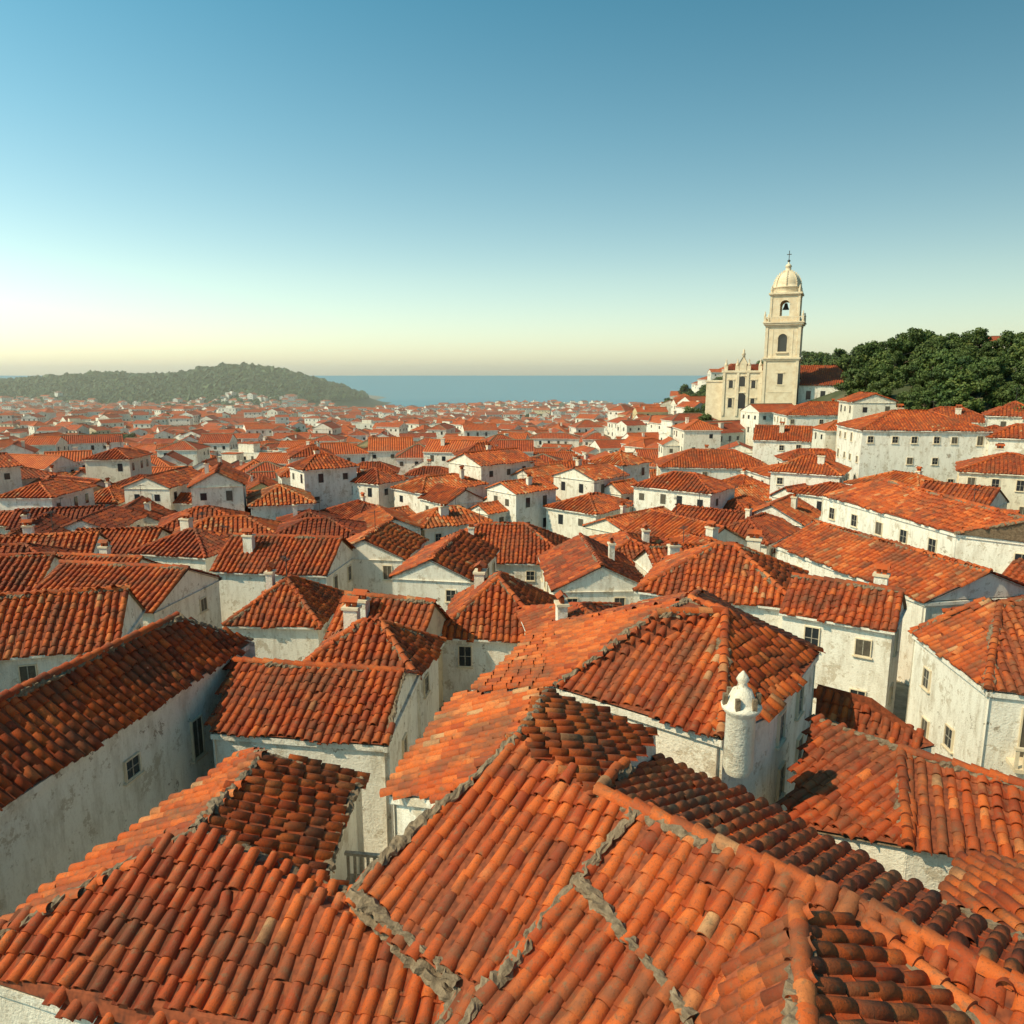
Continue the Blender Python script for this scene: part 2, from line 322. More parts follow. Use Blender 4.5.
mb=MB(); mb.add([(-40000,600,0),(40000,600,0),(40000,60000,0),(-40000,60000,0)],[[0,1,2,3]],0); o=mb.build('sea'); o.data.materials.clear(); o.data.materials.append(m_sea())
# ------------------------------------------------------------------ forest canopy
def blobs(name,pts,rad):
    segs=7; T=[]
    for ph in (0.0,.55,1.05,1.5):
        for k in range(segs): T.append((math.cos(k*2*math.pi/segs+ph)*math.cos(ph),math.sin(k*2*math.pi/segs+ph)*math.cos(ph),math.sin(ph)))
    T=np.array(T); f=[[r*segs+k,r*segs+(k+1)%segs,(r+1)*segs+(k+1)%segs,(r+1)*segs+k] for r in range(3) for k in range(segs)]
    f=np.array(f); K=len(pts); jit=rng.uniform(.65,1.3,(K,len(T)))
    V=pts[:,None,:]+T[None]*(rad[:,None]*jit)[...,None]*np.array([1,1,.95]); mb=MB()
    mb.add(V.reshape(-1,3),(np.arange(K)[:,None,None]*len(T)+f[None]).reshape(-1,4),LEAF,np.clip(np.repeat(rng.uniform(-.3,.5,K),len(f))+rng.normal(0,.12,K*len(f)),0,1))
    return mb.build(name)
n=17000; x=rng.uniform(-1100,-192,n); y=rng.uniform(880,1330,n); z=hillz(x,y); k=(z>np.maximum(3,ground(x,y)-1))&(z>9+6*np.sin(x/60))
rd=rng.uniform(2.4,5.2,n)*np.where(rng.random(n)<.08,1.6,1)
blobs('distant_forest',np.stack([x,y,z],1)[k],rd[k])
# ------------------------------------------------------------------ hero buildings (world coordinates, metres)
a=(.88,17.06,42.4);b_=(.06,14.34,42.5);c_=(-2.79,11.48,41.1);e=(-1.59,19.42,41.2);d=(-2.65,14.48,41.2);d2=(-1.26,13.12,41.9)
r0=(1.58,12.54,42.4);rm=(2.26,11.9,42.4);r1=(5.15,9.42,42.4);r2=(6.31,8.13,42.4);r3=(6.92,7.45,42.4);va=(1.13,10.99,41.7);vb=(-.3,9.68,40.95);vb2=(-.87,8.86,40.5)
vc=(2.4,8.55,41.4);vc2=(2.78,7.75,41.25);p7=(-.84,9.78,40.8);cc=(-1.24,8.95,40.4);dd=(5.58,7.09,41.85);g1=(3.36,16.1,41.75);g3=(3.42,16.2,41.1)
h1=(4.85,14.2,41.3);h2=(6.80,10.30,41.86);h3=(7.66,8.5,42.1);i0=(4.29,21.12,43);i1=(6.4,21.31,43);iL=(1.14,19.34,41.5);iR=(5,16.35,41.5);i3=(6.75,17.73,41.5)
i2=(9.61,21.91,41.5);i4=(-1.22,20.2,41);i5=(1.19,25.6,41.1);i6=(5.63,22.52,43);ib=(7.67,29.07,41.3);j1=(8.36,19.23,40.6);j2=(9.89,17.44,40.6);j3=(8.55,14.4,40);j4=(6.43,15.8,39.6)
k1=(12.55,15.19,40.6);k2=(11.35,13.44,39.9);k3=(9.49,14.16,40);l1=(8.45,12.68,41);l2=(10.05,11.3,41.6);j01=(10.07,22.92,40);j02=(11.22,21.63,40.1);j03=(12.56,20.34,39.2);j04=(11.41,20.11,39.1);j05=(9.76,22.24,39.2)
m1=(3.95,9.06,42.65);m2=(3.19,6.8,42.9);m3=(2.44,8.18,41.45);m4=(3.17,9.19,41.9);m5=(5.77,7.45,42.3);m6=(5,9.1,42.42)
p1=(-5.93,16.24,41.2);p2=(-6.2,13.17,41.2);p3=(-3.68,16.6,40.38);p4=(-3.68,12.95,40.42);q=(-3.11,12.28,40.5);p5=(-7.15,17.64,40.3);p6=(-9.96,11.23,39.9)
f2=(-6.21,10.3,39.6);f3=(-2.67,9.08,39.4);f4=(-1.29,9.32,40);f5=(-.87,10.17,40.4)
n1=(-11.65,24.71,41.7);n2=(-9.74,26.49,40.2);n3=(-12.25,13.25,40.2);n4=(-13.85,15.49,41.7);q1=(-9.92,24.91,40);q2=(-3.73,23.92,40);q3=(-9.64,21.94,38.8);q4=(-3.82,21.09,38.8)
w1=(22.01,52.72,39.5);w2=(25.91,38.85,39.5);w3=(22.2,38.24,38);w4=(18.88,51.8,38);z1=(30.95,61.7,41.4);z2=(31.24,43.8,41.4);z3=(28.51,46.59,40);z4=(26.27,61.93,40);z5=(34.17,41.88,40)
x1=(17.41,30.72,39);x2=(16.87,24.69,39);x3=(20.16,29.36,40.7);x4=(19.88,29.91,40.7);x5=(19.55,23.87,39);x6=(22.67,28.31,40.7)
B=Bld('terracotta_roof_house')
facet(B.roof,[b_,c_,p7,cc,vb2,vb,va,rm,r0],3,rnd=.52); facet(B.roof,[va,vb,vb2,vc2,vc],3,rnd=.5); facet(B.roof,[rm,va,vc,vc2,dd,r3,r2,r1],3,rnd=.54)
facet(B.roof,[a,g1,r0,b_],3,rnd=.6); facet(B.roof,[r0,g3,h1,h2,h3,r3,r2,r1],3,rnd=.62); facet(B.roof,[e,a,b_,d2,d],3,rnd=.64,spread=.15)
B.walls.add([r0,g1,g3],[[0,1,2]],WALL,.2)
for A_,B2 in ((b_,c_),(rm,va),(va,vb),(vb,vb2),(va,vc),(vc,vc2),(c_,p7)): mortar(B.roof,A_,B2,.10,.4,up=.06)
mortar(B.roof,np.array(c_)+(-.05,-.04,-.14),np.array(p7)+(-.05,-.04,-.14),.11,.4); mortar(B.roof,p7,cc,.12,.4,up=-.05)
mortar(B.roof,a,b_,.08,.3,up=.04)
for A_,B2 in ((r0,r1),(r1,r2),(r2,r3),): ridge(B.roof,A_,B2,.13,.38,.62)
ridge(B.roof,r0,tuple(np.array(r0)*.6+np.array(g1)*.4),.12,.36,.65)
facet(B.roof,[m1,m4,m3,m2],3,rnd=.62); facet(B.roof,[m1,m6,m5,m2],3,rnd=.64); ridge(B.roof,m1,m2,.13,.38,.68); ridge(B.roof,m6,m5,.11,.38,.66)
for A_,B2 in ((e,d),(d,d2),(d2,c_),(c_,p7),(p7,cc),(a,e),(a,g1),(g3,h1),(h1,h2),(h2,h3)): hwall(B,A_,B2,33,(1.5,14,40) if A_ in(e,a) else (2.5,11.5,40),trim=A_ in(d,e,h1))
B.done()
B=Bld('side_lean_to_roof_house'); 
facet(B.roof,[h2,l1,l2,h3],3,rnd=.64)
hwall(B,h2,l1,33,(9,11,0)); hwall(B,l1,l2,33,(8,10.5,0)); mortar(B.roof,h2,h3,.1); B.done()
B=Bld('hip_roof_chimney_house'); cen=(4,21,40)
facet(B.roof,[i0,iL,iR,i1],3,rnd=.5); facet(B.roof,[i1,iR,i3,i2],3,rnd=.58); facet(B.roof,[i0,iL,i4,i5,i6],3,rnd=.64,spread=.15); facet(B.roof,[i6,i5,ib],3,rnd=.5); facet(B.roof,[i6,ib,i2,i1],3,rnd=.5)
B.roof.add([i0,i1,i6],[[0,1,2]],PAN)
mortar(B.roof,i0,iL,.10); mortar(B.roof,i0,i6,.09); ridge(B.roof,i1,iR,.13,.38,.65); ridge(B.roof,i0,i1,.13,.4,.6); ridge(B.roof,i6,i1,.12,.4,.6); ridge(B.roof,i6,ib,.12,.4,.6)
hwall(B,iL,iR,33,cen,rnd=.3); hwall(B,iR,i3,33,cen); hwall(B,i3,i2,33,cen,[(.22,.9,.5,.8,0),(.62,.9,.5,.8,0),(.3,2.7,.5,.9,0),(.7,2.7,.5,.9,1)]); hwall(B,i2,ib,33,cen); hwall(B,ib,i5,33,cen); hwall(B,i5,i4,33,cen); hwall(B,i4,iL,33,cen)
def turned(mb,x,y,prof,mat,segs=16,rnd=.15):
    v=[];
    for (r,z) in prof:
        for k in range(segs): v.append((x+r*math.cos(k*2*math.pi/segs),y+r*math.sin(k*2*math.pi/segs),z))
    f=[[i*segs+k,i*segs+(k+1)%segs,(i+1)*segs+(k+1)%segs,(i+1)*segs+k] for i in range(len(prof)-1) for k in range(segs)]
    mb.add(v,f,mat,rnd,smooth=True); mb.add(v[-segs:],[list(range(segs))],mat,rnd)
B.done()
T=MB(); turned(T,5.25,15.85,[(.28,40.9),(.34,41.05),(.33,42.35),(.36,42.4),(.44,42.5),(.46,42.58),(.36,42.62),(.30,42.75),(.22,42.95),(.12,43.02),(.10,43.12),(.15,43.2),(.1,43.3),(.02,43.4)],WALL,rnd=.6); 
for k in range(6):
    an=k*math.pi/3; T.box((5.25+.38*math.cos(an),15.85+.38*math.sin(an),42.72),(.05,0,0),(0,.05,0),(0,0,.14),MORT)
T.build('round_chimney')
B=Bld('dark_tiled_house'); cen=(9,16.5,0)
facet(B.roof,[j1,j2,j3,j4],3,rnd=.36); facet(B.roof,[j2,k1,k2,k3,j3],3,rnd=.46); ridge(B.roof,j2,j3,.12,.4,.5); ridge(B.roof,j2,k1,.12,.4,.5); mortar(B.roof,j1,j2,.1)
for A_,B2 in ((j4,j3),(j3,k3),(k3,k2),(j1,j4),(j1,j2),(k1,k2),(j2,k1)): hwall(B,A_,B2,33,cen,rnd=.45,trim=False)
facet(B.roof,[j01,j02,j03,j04,j05],3,rnd=.45); mortar(B.roof,j05,j04,.08)
for A_,B2 in ((j05,j04),(j04,j03)): hwall(B,A_,B2,33,(11.5,22,0),rnd=.3,trim=False)
B.done()
B=Bld('corner_hip_roof_house'); cen=(-5.5,13.5,0)
facet(B.roof,[p1,p5,p6,p2],3,rnd=.62,spread=.15); facet(B.roof,[p1,p3,p4,q,p2],3,rnd=.54); facet(B.roof,[p2,p6,f2,f3,f4,f5,q],3,rnd=.44)
for A_,B2 in ((p1,p2),(p2,p6),(p2,q),(p3,p4),(f5,f4),(p1,p5)): mortar(B.roof,A_,B2,.11,.4)
mortar(B.roof,q,f5,.08,.4); mortar(B.roof,p1,p3,.06)
for A_,B2 in ((p6,f2),(f2,f3),(p3,p4),(p4,q),(p5,p1),(p1,p3),(f3,f4)): hwall(B,A_,B2,31,cen,rnd=.35)
B.done()
B=Bld('long_white_house'); cen=(-13.5,19,0); nb1=(-13.95,25.3,40.2); nb4=(-16.1,16.1,40.2)
facet(B.roof,[n1,n2,n3,n4],3,rnd=.40); facet(B.roof,[n1,nb1,nb4,n4],3,rnd=.4); ridge(B.roof,n1,n4,.14,.4,.45); mortar(B.roof,n1,n2,.08)
hwall(B,n2,n3,30,cen,[(.50,1.45,.55,.55,0),(.27,2.1,.5,1.3,1)]); hwall(B,n3,n4,30,cen); hwall(B,n1,n2,30,cen); hwall(B,nb1,n1,30,cen); hwall(B,nb4,nb1,30,cen); hwall(B,nb4,n4,30,cen)
B.done()
B=Bld('gabled_white_house'); cen=(-6.8,24,0); qb1=(-9.6,27.6,38.8); qb2=(-3.5,26.7,38.8)
facet(B.roof,[q1,q2,q4,q3],3,pitch=.31,rnd=.44); facet(B.roof,[q1,q2,qb2,qb1],2,rnd=.45); ridge(B.roof,q1,q2,.12,.38,.5); mortar(B.roof,q2,q4,.07)
hwall(B,q3,q4,30,cen); hwall(B,q4,qb2,30,cen,[(.5,1.6,.5,.8,0)]); hwall(B,q3,qb1,30,cen); hwall(B,qb1,qb2,30,cen)
B.walls.add([np.array(q4)-(.1,0,0),np.array(qb2)-(.1,0,0),np.array(q2)-(.1,0,.05)],[[0,1,2]],WALL,.2)
B.done()
B=Bld('long_terrace_house'); cen=(24,46,0); wb1=(25.6,53.6,38);wb2=(29.6,39.5,38)
facet(B.roof,[w1,w2,w3,w4],2,.36,.42,rnd=.56); facet(B.roof,[w1,w2,wb2,wb1],2,.36,.42,rnd=.45); ridge(B.roof,w1,w2,.15,.5,.6,2)
hwall(B,w4,w3,26,cen,[(.2,1.3,.6,.8,0),(.45,1.3,.6,.8,0),(.7,1.3,.6,.8,0)],rnd=.1); hwall(B,w3,wb2,26,cen,[(.7,1.2,.7,.9,0)],rnd=.1); hwall(B,wb2,wb1,26,cen); hwall(B,w4,wb1,26,cen)
B.walls.add([np.array(w3)+(0,.1,0),np.array(wb2)+(0,.1,0),np.array(w2)+(0,.1,-.05)],[[0,1,2]],WALL,.1)
B.done()
B=Bld('upper_terrace_house'); cen=(31,53,0); zb1=(35.4,61.4,40); 
facet(B.roof,[z1,z2,z3,z4],2,.36,.42,rnd=.54); facet(B.roof,[z2,z3,z5],2,.36,.42,rnd=.5); facet(B.roof,[z1,z2,z5,zb1],2,.36,.42,rnd=.5); ridge(B.roof,z1,z2,.15,.5,.6,2); ridge(B.roof,z2,z3,.15,.5,.6,2)
hwall(B,z4,z3,27,cen,[(.1,1.3,.7,.9,0),(.3,1.3,.7,.9,0),(.5,1.3,.7,.9,1),(.68,1.3,.7,.9,0),(.87,1.3,.7,.9,0)],rnd=.1); hwall(B,z3,z5,27,cen,[(.5,1.3,.7,.9,0)],rnd=.1); hwall(B,z4,zb1,27,cen); hwall(B,z1,z5,27,cen)
B.done()
B=Bld('right_hip_roof_house'); cen=(20,27,0); xb=(22.5,33.5,39); xb2=(26,27,39)
facet(B.roof,[x1,x2,x3,x4],2,.33,.40,rnd=.54); facet(B.roof,[x2,x5,x6,x3],2,.33,.40,rnd=.5); facet(B.roof,[x1,x4,xb],2,.33,.40,rnd=.5); facet(B.roof,[x4,x3,x6,xb2,xb],2,.4,.44)
ridge(B.roof,x2,x3,.14,.40,.65,3); ridge(B.roof,x1,x4,.13,.40,.65,3); ridge(B.roof,x3,x6,.13,.40,.6,3)
hwall(B,x1,x2,28,cen,[(.25,1.5,.5,.8,0),(.62,3.0,.55,.8,0),(.3,3.6,.5,.8,1)],rnd=.1); hwall(B,x2,x5,28,cen,[(.6,1.5,.9,1.8,1)],rnd=.1); hwall(B,x1,xb,28,cen); hwall(B,x5,xb2,28,cen)
u_=unit(np.array(x5)-np.array(x2)); m_=np.array(x2)*.4+np.array(x5)*.6; n_=np.array([u_[1],-u_[0],0]); n_=-n_ if n_[1]>0 else n_
B.win.box(m_+n_*.35-[0,0,2.55],u_*.8,n_*.45,(0,0,.07),STONE); B.win.box(m_+n_*.72-[0,0,1.75],u_*.85,n_*.07,(0,0,.05),STONE)
for k in range(7): pz=m_+n_*.72+u_*(-.75+.25*k)-[0,0,2.15]; B.win.box(pz,u_*.05,n_*.05,(0,0,.36),STONE)
B.done()
RECT=[('white_cottage',(-3.84,36.2),(1.77,35.6),37,6.5,2.2,'hip',2,5,.1),('broad_townhouse',(-6.8,59.3),(4.9,58.6),35,8,2.3,'hip',2,5,.1),('white_house',(-21,50.8),(-12.9,49.7),36.5,6,1.8,'gable',2,5,.1),
('white_cottage',(-15.5,38.8),(-10.6,38.6),36.7,5.5,1.7,'hip',2,5,.1),('white_cottage',(-9,34.3),(-4.5,33),37.3,4.3,1.7,'gable',2,5,.9),('white_cottage',(-8.8,29.2),(-4,28.5),38.0,4,1.4,'hip',3,5,.3),
('hip_roof_townhouse',(6.9,38.5),(14.2,35.4),38.7,7,2.0,'hip',2,5,.1),('white_cottage',(13.2,34.6),(17.2,31.9),38.8,3.9,1.2,'gable',2,5,.1),('white_cottage',(-26.8,29.6),(-18,32),38,5.5,1.8,'gable',2,6,.3),
('hillside_villa',(42,89),(56,87),43.6,10,2,'hip',1,9,.05),('cream_house',(46.3,76),(54,71.5),40.3,8,1.6,'hip',1,7,.8),('white_house',(31,88),(37.5,84),38.8,7,1.8,'hip',1,5,.1),
('white_house',(36.5,112),(44,109),40.5,7,1.8,'gable',1,5,.1),('broad_townhouse',(21,104),(36,102),37.3,9,2,'hip',1,5,.1),('hillside_villa',(48,130),(66,128),43.2,10,2,'hip',1,7,.1),
('hilltop_villa',(103,168),(128,163),57.4,9,1.2,'hip',0,6,.1),('hillside_villa',(58,108),(68,104),43.5,8,1.8,'hip',1,8,.1)]
occ=[(7,14,13),(-4,15,10),(-12,20,8),(-7,24,5),(4,22,7),(10,17,7),(24,46,5.5),(22,52,4),(31,53,5),(31,60,5),(20,28,5.5),(62,172,14)]
for (nm,Aq,Bq,ze,dep,rise,kind,det,wh,wr) in RECT:
    A=np.array(Aq,float);Bv=np.array(Bq,float); t=Bv-A; w=np.hypot(*t); t/=w; nn=np.array([-t[1],t[0]]); c=(A+Bv)/2+nn*dep/2
    B=Bld(nm); house(B,c[0],c[1],ze-wh,w,dep,math.atan2(t[1],t[0]),wh,rise,kind,det,rng.uniform(.35,.6),wr,.36,.42,1,1); B.done(); occ.append((c[0],c[1],max(w,dep)*.55))
# ------------------------------------------------------------------ town fabric
far=MB(); cnt=0; y=-12.0; parks=[]
NM=['white_house','townhouse','whitewashed_house','tiled_roof_house']
while y<985:
    stp=8.3 if y<130 else (9.8 if y<300 else 12); lim=.74*max(y,0)+26; x=-lim+rng.uniform(0,stp)
    while x<lim:
        jy=2 if y<130 else 4
        cx=x+rng.uniform(-1.8,1.8); cy=y+rng.uniform(-jy,jy); sc=.90 if y>130 else .78
        w=rng.uniform(7,13)*sc; dp=rng.uniform(6,8.8)*sc
        if y>150: w*=rng.choice([.7,.9,1,1.3,1.8],p=[.2,.25,.3,.17,.08])
        x+=stp*(1+.25*(w>10)+(.5 if w>16 else 0))
        zg=float(ground(cx,cy))
        if cx<-205: zg=max(zg,float(hillz(cx,cy)))
        if cy<34 and abs(cx)<17: continue
        if any((cx-ox)**2+(cy-oy)**2<(r+w*.36)**2 for ox,oy,r in occ): continue
        xp=cx-.05*cy
        if xp>52 and 96<cy<300 and (cy>118 or rng.random()<.8): continue
        if xp>36 and 130<cy<300 and rng.random()<.5: continue
        if cy>905 and cx>-215: continue
        if cy>850 and cx<-215 and (zg>17+6*math.sin(cx/60) or rng.random()<.35): continue
        if cy>240 and noise.noise(Vector((cx/38+9,cy/55,3)))>.44:
            if rng.random()<.8: parks.append((cx,cy,zg))
            continue
        if rng.random()<.03: continue
        wh=rng.uniform(3.6,6.2) if rng.random()<.72 else rng.uniform(6.2,9.5)
        if cy<75: wh=min(wh,4.8)
        rot=.6*noise.noise(Vector((cx/60,cy/60,0)))*2.6+rng.choice([0,math.pi/2],p=[.58,.42])+rng.normal(0,.14)
        kind='hip' if rng.random()<.45 else 'gable'; rise=dp*.5*rng.uniform(.34,.56); dist=math.hypot(cx,cy)
        if cy>60 and rng.random()<.05: kind='flat'
        rn=float(np.clip(rng.normal(.45,.20),.03,.85)); wr=float(rng.choice([rng.uniform(0,.6),rng.uniform(.6,1)],p=[.91,.09]))
        near=dist<250; mb=MB() if near else far
        det=2 if dist<62 else (1 if dist<125 else 0)
        pt,rw=(.36,.42) if dist<62 else (.42,.5)
        house(mb,cx,cy,zg,w,dp,rot,wh,rise,kind,det,rn,wr,pt,rw,int(rng.random()<(.5 if near else .1)),(1 if dist<75 else 0))
        if rng.random()<(.55 if near else .35):
            sd=rng.choice([-1,1]); aw=w*rng.uniform(.35,.6); ad=dp*rng.uniform(.5,.8)
            if rng.random()<.5: ox=sd*(w/2+aw*.3); oy=rng.uniform(-.25,.25)*dp; ro=rot
            else: ox=rng.uniform(-.3,.3)*w; oy=sd*(dp/2+aw*.3); ro=rot+math.pi/2
            ax=cx+math.cos(rot)*ox-math.sin(rot)*oy; ay=cy+math.sin(rot)*ox+math.cos(rot)*oy
            if not any((ax-q0)**2+(ay-q1_)**2<(r+aw*.3)**2 for q0,q1_,r in occ): house(mb,ax,ay,zg,aw,ad,ro,wh*rng.uniform(.6,.88),ad*.22,'gable',det,rn*.9,wr,pt,rw,0,0)
        if near: mb.build(NM[cnt%4]); cnt+=1
    y+=stp*.93
far.build('distant_town')
# ------------------------------------------------------------------ church
CH=bpy.data.objects.new('church_with_bell_tower',None); COL.objects.link(CH)
class LB:
    def __init__(s,M): s.M=M; s.mb=MB()
    def w(s,pts): return [tuple(s.M@Vector(q)) for q in pts]
    def box(s,x0,x1,y0,y1,z0,z1,mat=STONE,rnd=.3):
        R=np.array(s.M.to_3x3()); s.mb.box(s.w([((x0+x1)/2,(y0+y1)/2,(z0+z1)/2)])[0],R[:,0]*(x1-x0)/2,R[:,1]*(y1-y0)/2,R[:,2]*(z1-z0)/2,mat,rnd)
    def poly(s,pts,mat=STONE,rnd=.3): s.mb.add(s.w(pts),[list(range(len(pts)))],mat,rnd)
    def lathe(s,prof,mat=STONE,segs=20,x=0,y=0):
        v=[(x+r*math.cos(k*2*math.pi/segs),y+r*math.sin(k*2*math.pi/segs),z) for r,z in prof for k in range(segs)]
        s.mb.add(s.w(v),[[i*segs+k,i*segs+(k+1)%segs,(i+1)*segs+(k+1)%segs,(i+1)*segs+k] for i in range(len(prof)-1) for k in range(segs)],mat,.3,smooth=True)
def archwall(B,R4,w,z0,z1,ow,oz0,ozt,th,off,back=False,mat=STONE):
    M0=B.M; B.M=M0@R4; y0,y1=off-th,off
    B.box(-w/2,-ow/2,y0,y1,z0,z1,mat); B.box(ow/2,w/2,y0,y1,z0,z1,mat)
    if oz0>z0: B.box(-ow/2+.002,ow/2-.002,y0+.01,y1-.01,z0,oz0,mat)
    zs=ozt-ow/2; n=10
    pt=[(-ow/2*math.cos(math.pi*i/n),zs+ow/2*math.sin(math.pi*i/n)) for i in range(n+1)]
    for (xa,za),(xb,zb) in zip(pt,pt[1:]):
        for yy in(y0,y1): B.poly([(xa,yy,za),(xb,yy,zb),(xb,yy,z1),(xa,yy,z1)],mat)
        B.poly([(xa,y0,za),(xb,y0,zb),(xb,y1,zb),(xa,y1,za)],mat)
        xa2,za2,xb2,zb2=xa*1.22,zs+(za-zs)*1.22,xb*1.22,zs+(zb-zs)*1.22
        B.poly([(xa,y1+.08,za),(xb,y1+.08,zb),(xb2,y1+.08,zb2),(xa2,y1+.08,za2)],mat)
    if back: B.box(-ow/2,ow/2,y0-.1,y0+.05,oz0,ozt,GLASS)
    B.M=M0
def rz(q): return Matrix.Rotation(q,4,'Z')
TM=Matrix.Translation((61.6,172,42.6))@rz(math.radians(-24))@Matrix.Diagonal((1,1,.97,1))
B=LB(TM); H=3.55
B.box(-H-.25,H+.25,-H-.25,H+.25,-8,.9); B.box(-H,H,-H,H,.9,11)
for sx in(-1,1):
    for sy in(-1,1):
        B.box(sx*H-.42 if sx>0 else -H-.18, sx*H+.18 if sx>0 else -H+.42, H-.42 if sy>0 else -H-.18, H+.18 if sy>0 else -H+.42,.9,18.6)
B.box(-H-.3,H+.3,-H-.3,H+.3,10.9,11.25); B.box(-H-.5,H+.5,-H-.5,H+.5,11.25,11.6)
for i in range(4): archwall(B,rz(i*math.pi/2),2*H-(0 if i%2 else .9)-.02,11.6,18.5,1.9,12.9,16.9,.45,H,True)
for i in range(4):
    M0=B.M; B.M=M0@rz(i*math.pi/2); B.box(-.9,.9,H-.02,H+.1,5.2,5.5); B.box(-.55,.55,H-.03,H+.03,5.5,8,GLASS); B.box(-.9,.9,H-.02,H+.12,8.0,8.25); B.box(-1.3,1.3,H,H+.35,12.5,12.75)
    B.box(-H+.9,H-.9,H-.01,H+.06,3.6,3.85); B.box(-2.2,-2.0,H-.01,H+.07,11.6,18.5); B.box(2.0,2.2,H-.01,H+.07,11.6,18.5); B.M=M0
B.box(-H-.25,H+.25,-H-.25,H+.25,18.5,18.9); B.box(-H-.6,H+.6,-H-.6,H+.6,18.9,19.3); B.box(-H-.8,H+.8,-H-.8,H+.8,19.3,19.6)
for i in range(4):
    M0=B.M; B.M=M0@rz(i*math.pi/2); B.box(-H-.4,H+.4,H+.42,H+.6,20.5,20.7)
    for k in range(13): xx=-H-.3+k*(2*H+.6)/12; B.box(xx-.09,xx+.09,H+.44,H+.58,19.6,20.5)
    B.box(-H-.62,-H-.2,H+.2,H+.63,19.6,20.9); B.lathe([(.2,20.9),(.28,21.2),(.1,21.5),(.16,21.7),(.02,22)],STONE,8,-H-.4,H+.4); B.M=M0
h=3.0
for i in range(4): archwall(B,rz(i*math.pi/2),2*h-(0 if i%2 else 1.1)-.02,19.6,25.4,2.0,20.9,24.4,.55,h)
for sx in(-1,1):
    for sy in(-1,1): B.box(sx*h-.3 if sx>0 else -h-.15,h+.15 if sx>0 else -h+.3,h-.3 if sy>0 else -h-.15,h+.15 if sy>0 else -h+.3,19.6,25.39)
B.box(-h-.2,h+.2,-h-.2,h+.2,25.4,25.7); B.box(-h-.5,h+.5,-h-.5,h+.5,25.7,26.1)
for sx in(-1,1):
    for sy in(-1,1): B.lathe([(.3,26.1),(.3,26.6),(.38,26.7),(.15,27.1),(.22,27.3),(.02,27.8)],STONE,8,sx*(h-.1),sy*(h-.1))
B.lathe([(2.9,26.1),(2.9,27.2),(3.1,27.3),(3.1,27.55)]+[(2.92*math.cos(q_),27.55+3.6*math.sin(q_)) for q_ in np.linspace(0,1.35,10)]+[(.6,31.1),(.6,32),(.75,32.1),(.5,32.5),(.15,32.8),(.15,33.1)],STONE,24)
for k in range(8):
    an=k*math.pi/4
    for q_ in np.linspace(0,1.25,9):
        r=3.0*math.cos(q_); B.box(r*math.cos(an)-.1,r*math.cos(an)+.1,r*math.sin(an)-.1,r*math.sin(an)+.1,27.5+3.6*math.sin(q_)-.1,27.5+3.6*math.sin(q_)+.35)
B.lathe([(.02,33.0),(.32,33.25),(.32,33.45),(.02,33.7)],IRON,10); B.box(-.07,.07,-.07,.07,33.6,35.6,IRON); B.box(-.5,.5,-.06,.06,34.7,34.85,IRON)
B.lathe([(.02,24),(.3,23.9),(.45,23.2),(.7,22.6),(.72,22.5)],IRON,12)
B.mb.build('bell_tower',CH)
B=LB(TM)
X0,X1=-12.6,-H-.27
B.box(X0,X1,-2.9,9,-8,8.2); B.box(X0-.3,X1-.02,-3.2,9.3,8.2,8.7)
for xx in(X0+.1,X0+3.2,X1-3.4,X1-.5): B.box(xx-.05,xx+.5,-3.15,-2.9,-2,8.2)
B.box(X0+3.6,X1-3.6,-3.1,-2.3,8.7,10.2); B.poly([(X0+3.4,-3.15,10.2),(X1-3.4,-3.15,10.2),((X0+X1)/2,-3.15,12)]); B.poly([(X0+3.4,-2.3,10.2),(X1-3.4,-2.3,10.2),((X0+X1)/2,-2.3,12)])
for sg,xe in((-1,X0+3.4),(1,X1-3.4)): B.poly([(xe,-3.3,10.2),((X0+X1)/2,-3.3,12.1),((X0+X1)/2,-2.2,12.1),(xe,-2.2,10.2)])
B.lathe([(.35,11.6),(.35,12.3),(.5,12.4),(.2,12.9),(.3,13.2),(.02,13.7)],STONE,8,(X0+X1)/2,-2.8)
for xx in(X0+.6,X0+3.1,X1-3.1,X1-.6): B.box(xx-.4,xx+.4,-3,-2.2,8.7,9.7); B.lathe([(.35,9.7),(.45,9.9),(.3,10.3),(.12,10.7),(.2,10.9),(.02,11.4)],STONE,8,xx,-2.6)
for xx,zz,ww,hh in((X0+1.9,4.6,.9,1.8),((X0+X1)/2,5,1.3,2.3),(X1-1.9,4.6,.9,1.8),((X0+X1)/2,-.2,1.9,3.6),(X0+1.9,0,.9,2.2),(X1-1.9,0,.9,2.2)):
    B.box(xx-ww/2,xx+ww/2,-2.96,-2.85,zz,zz+hh-ww/2,GLASS); B.poly([(xx+ww/2*math.cos(q_),-2.955,zz+hh-ww/2+ww/2*math.sin(q_)) for q_ in np.linspace(0,math.pi,9)],GLASS)
    B.box(xx-ww/2-.25,xx-ww/2-.001,-3.02,-2.87,zz-.1,zz+hh); B.box(xx+ww/2+.001,xx+ww/2+.25,-3.02,-2.87,zz-.1,zz+hh); B.box(xx-ww/2-.35,xx+ww/2+.35,-3.1,-2.88,zz+hh+.02,zz+hh+.25)
for xx in range(4):
    yy=-.5+xx*2.4; B.box(X0-.05,X0+.05,yy,yy+1,4.5,6.6,GLASS)
B.box(X0-4,X0-.01,-1,8,-8,6); B.box(X0-4.2,X0-.02,-1.2,8.2,6,6.35)
B.mb.build('facade',CH)
B=LB(TM); 
B.box(-12,14,9.31,24,-8,6.8,WALL); B.box(H+.3,13.5,0,9.3,-8,5.4,WALL)
for x_ in(5.5,8.5,11.5): B.box(x_,x_+1,-.06,.02,2,4,GLASS)
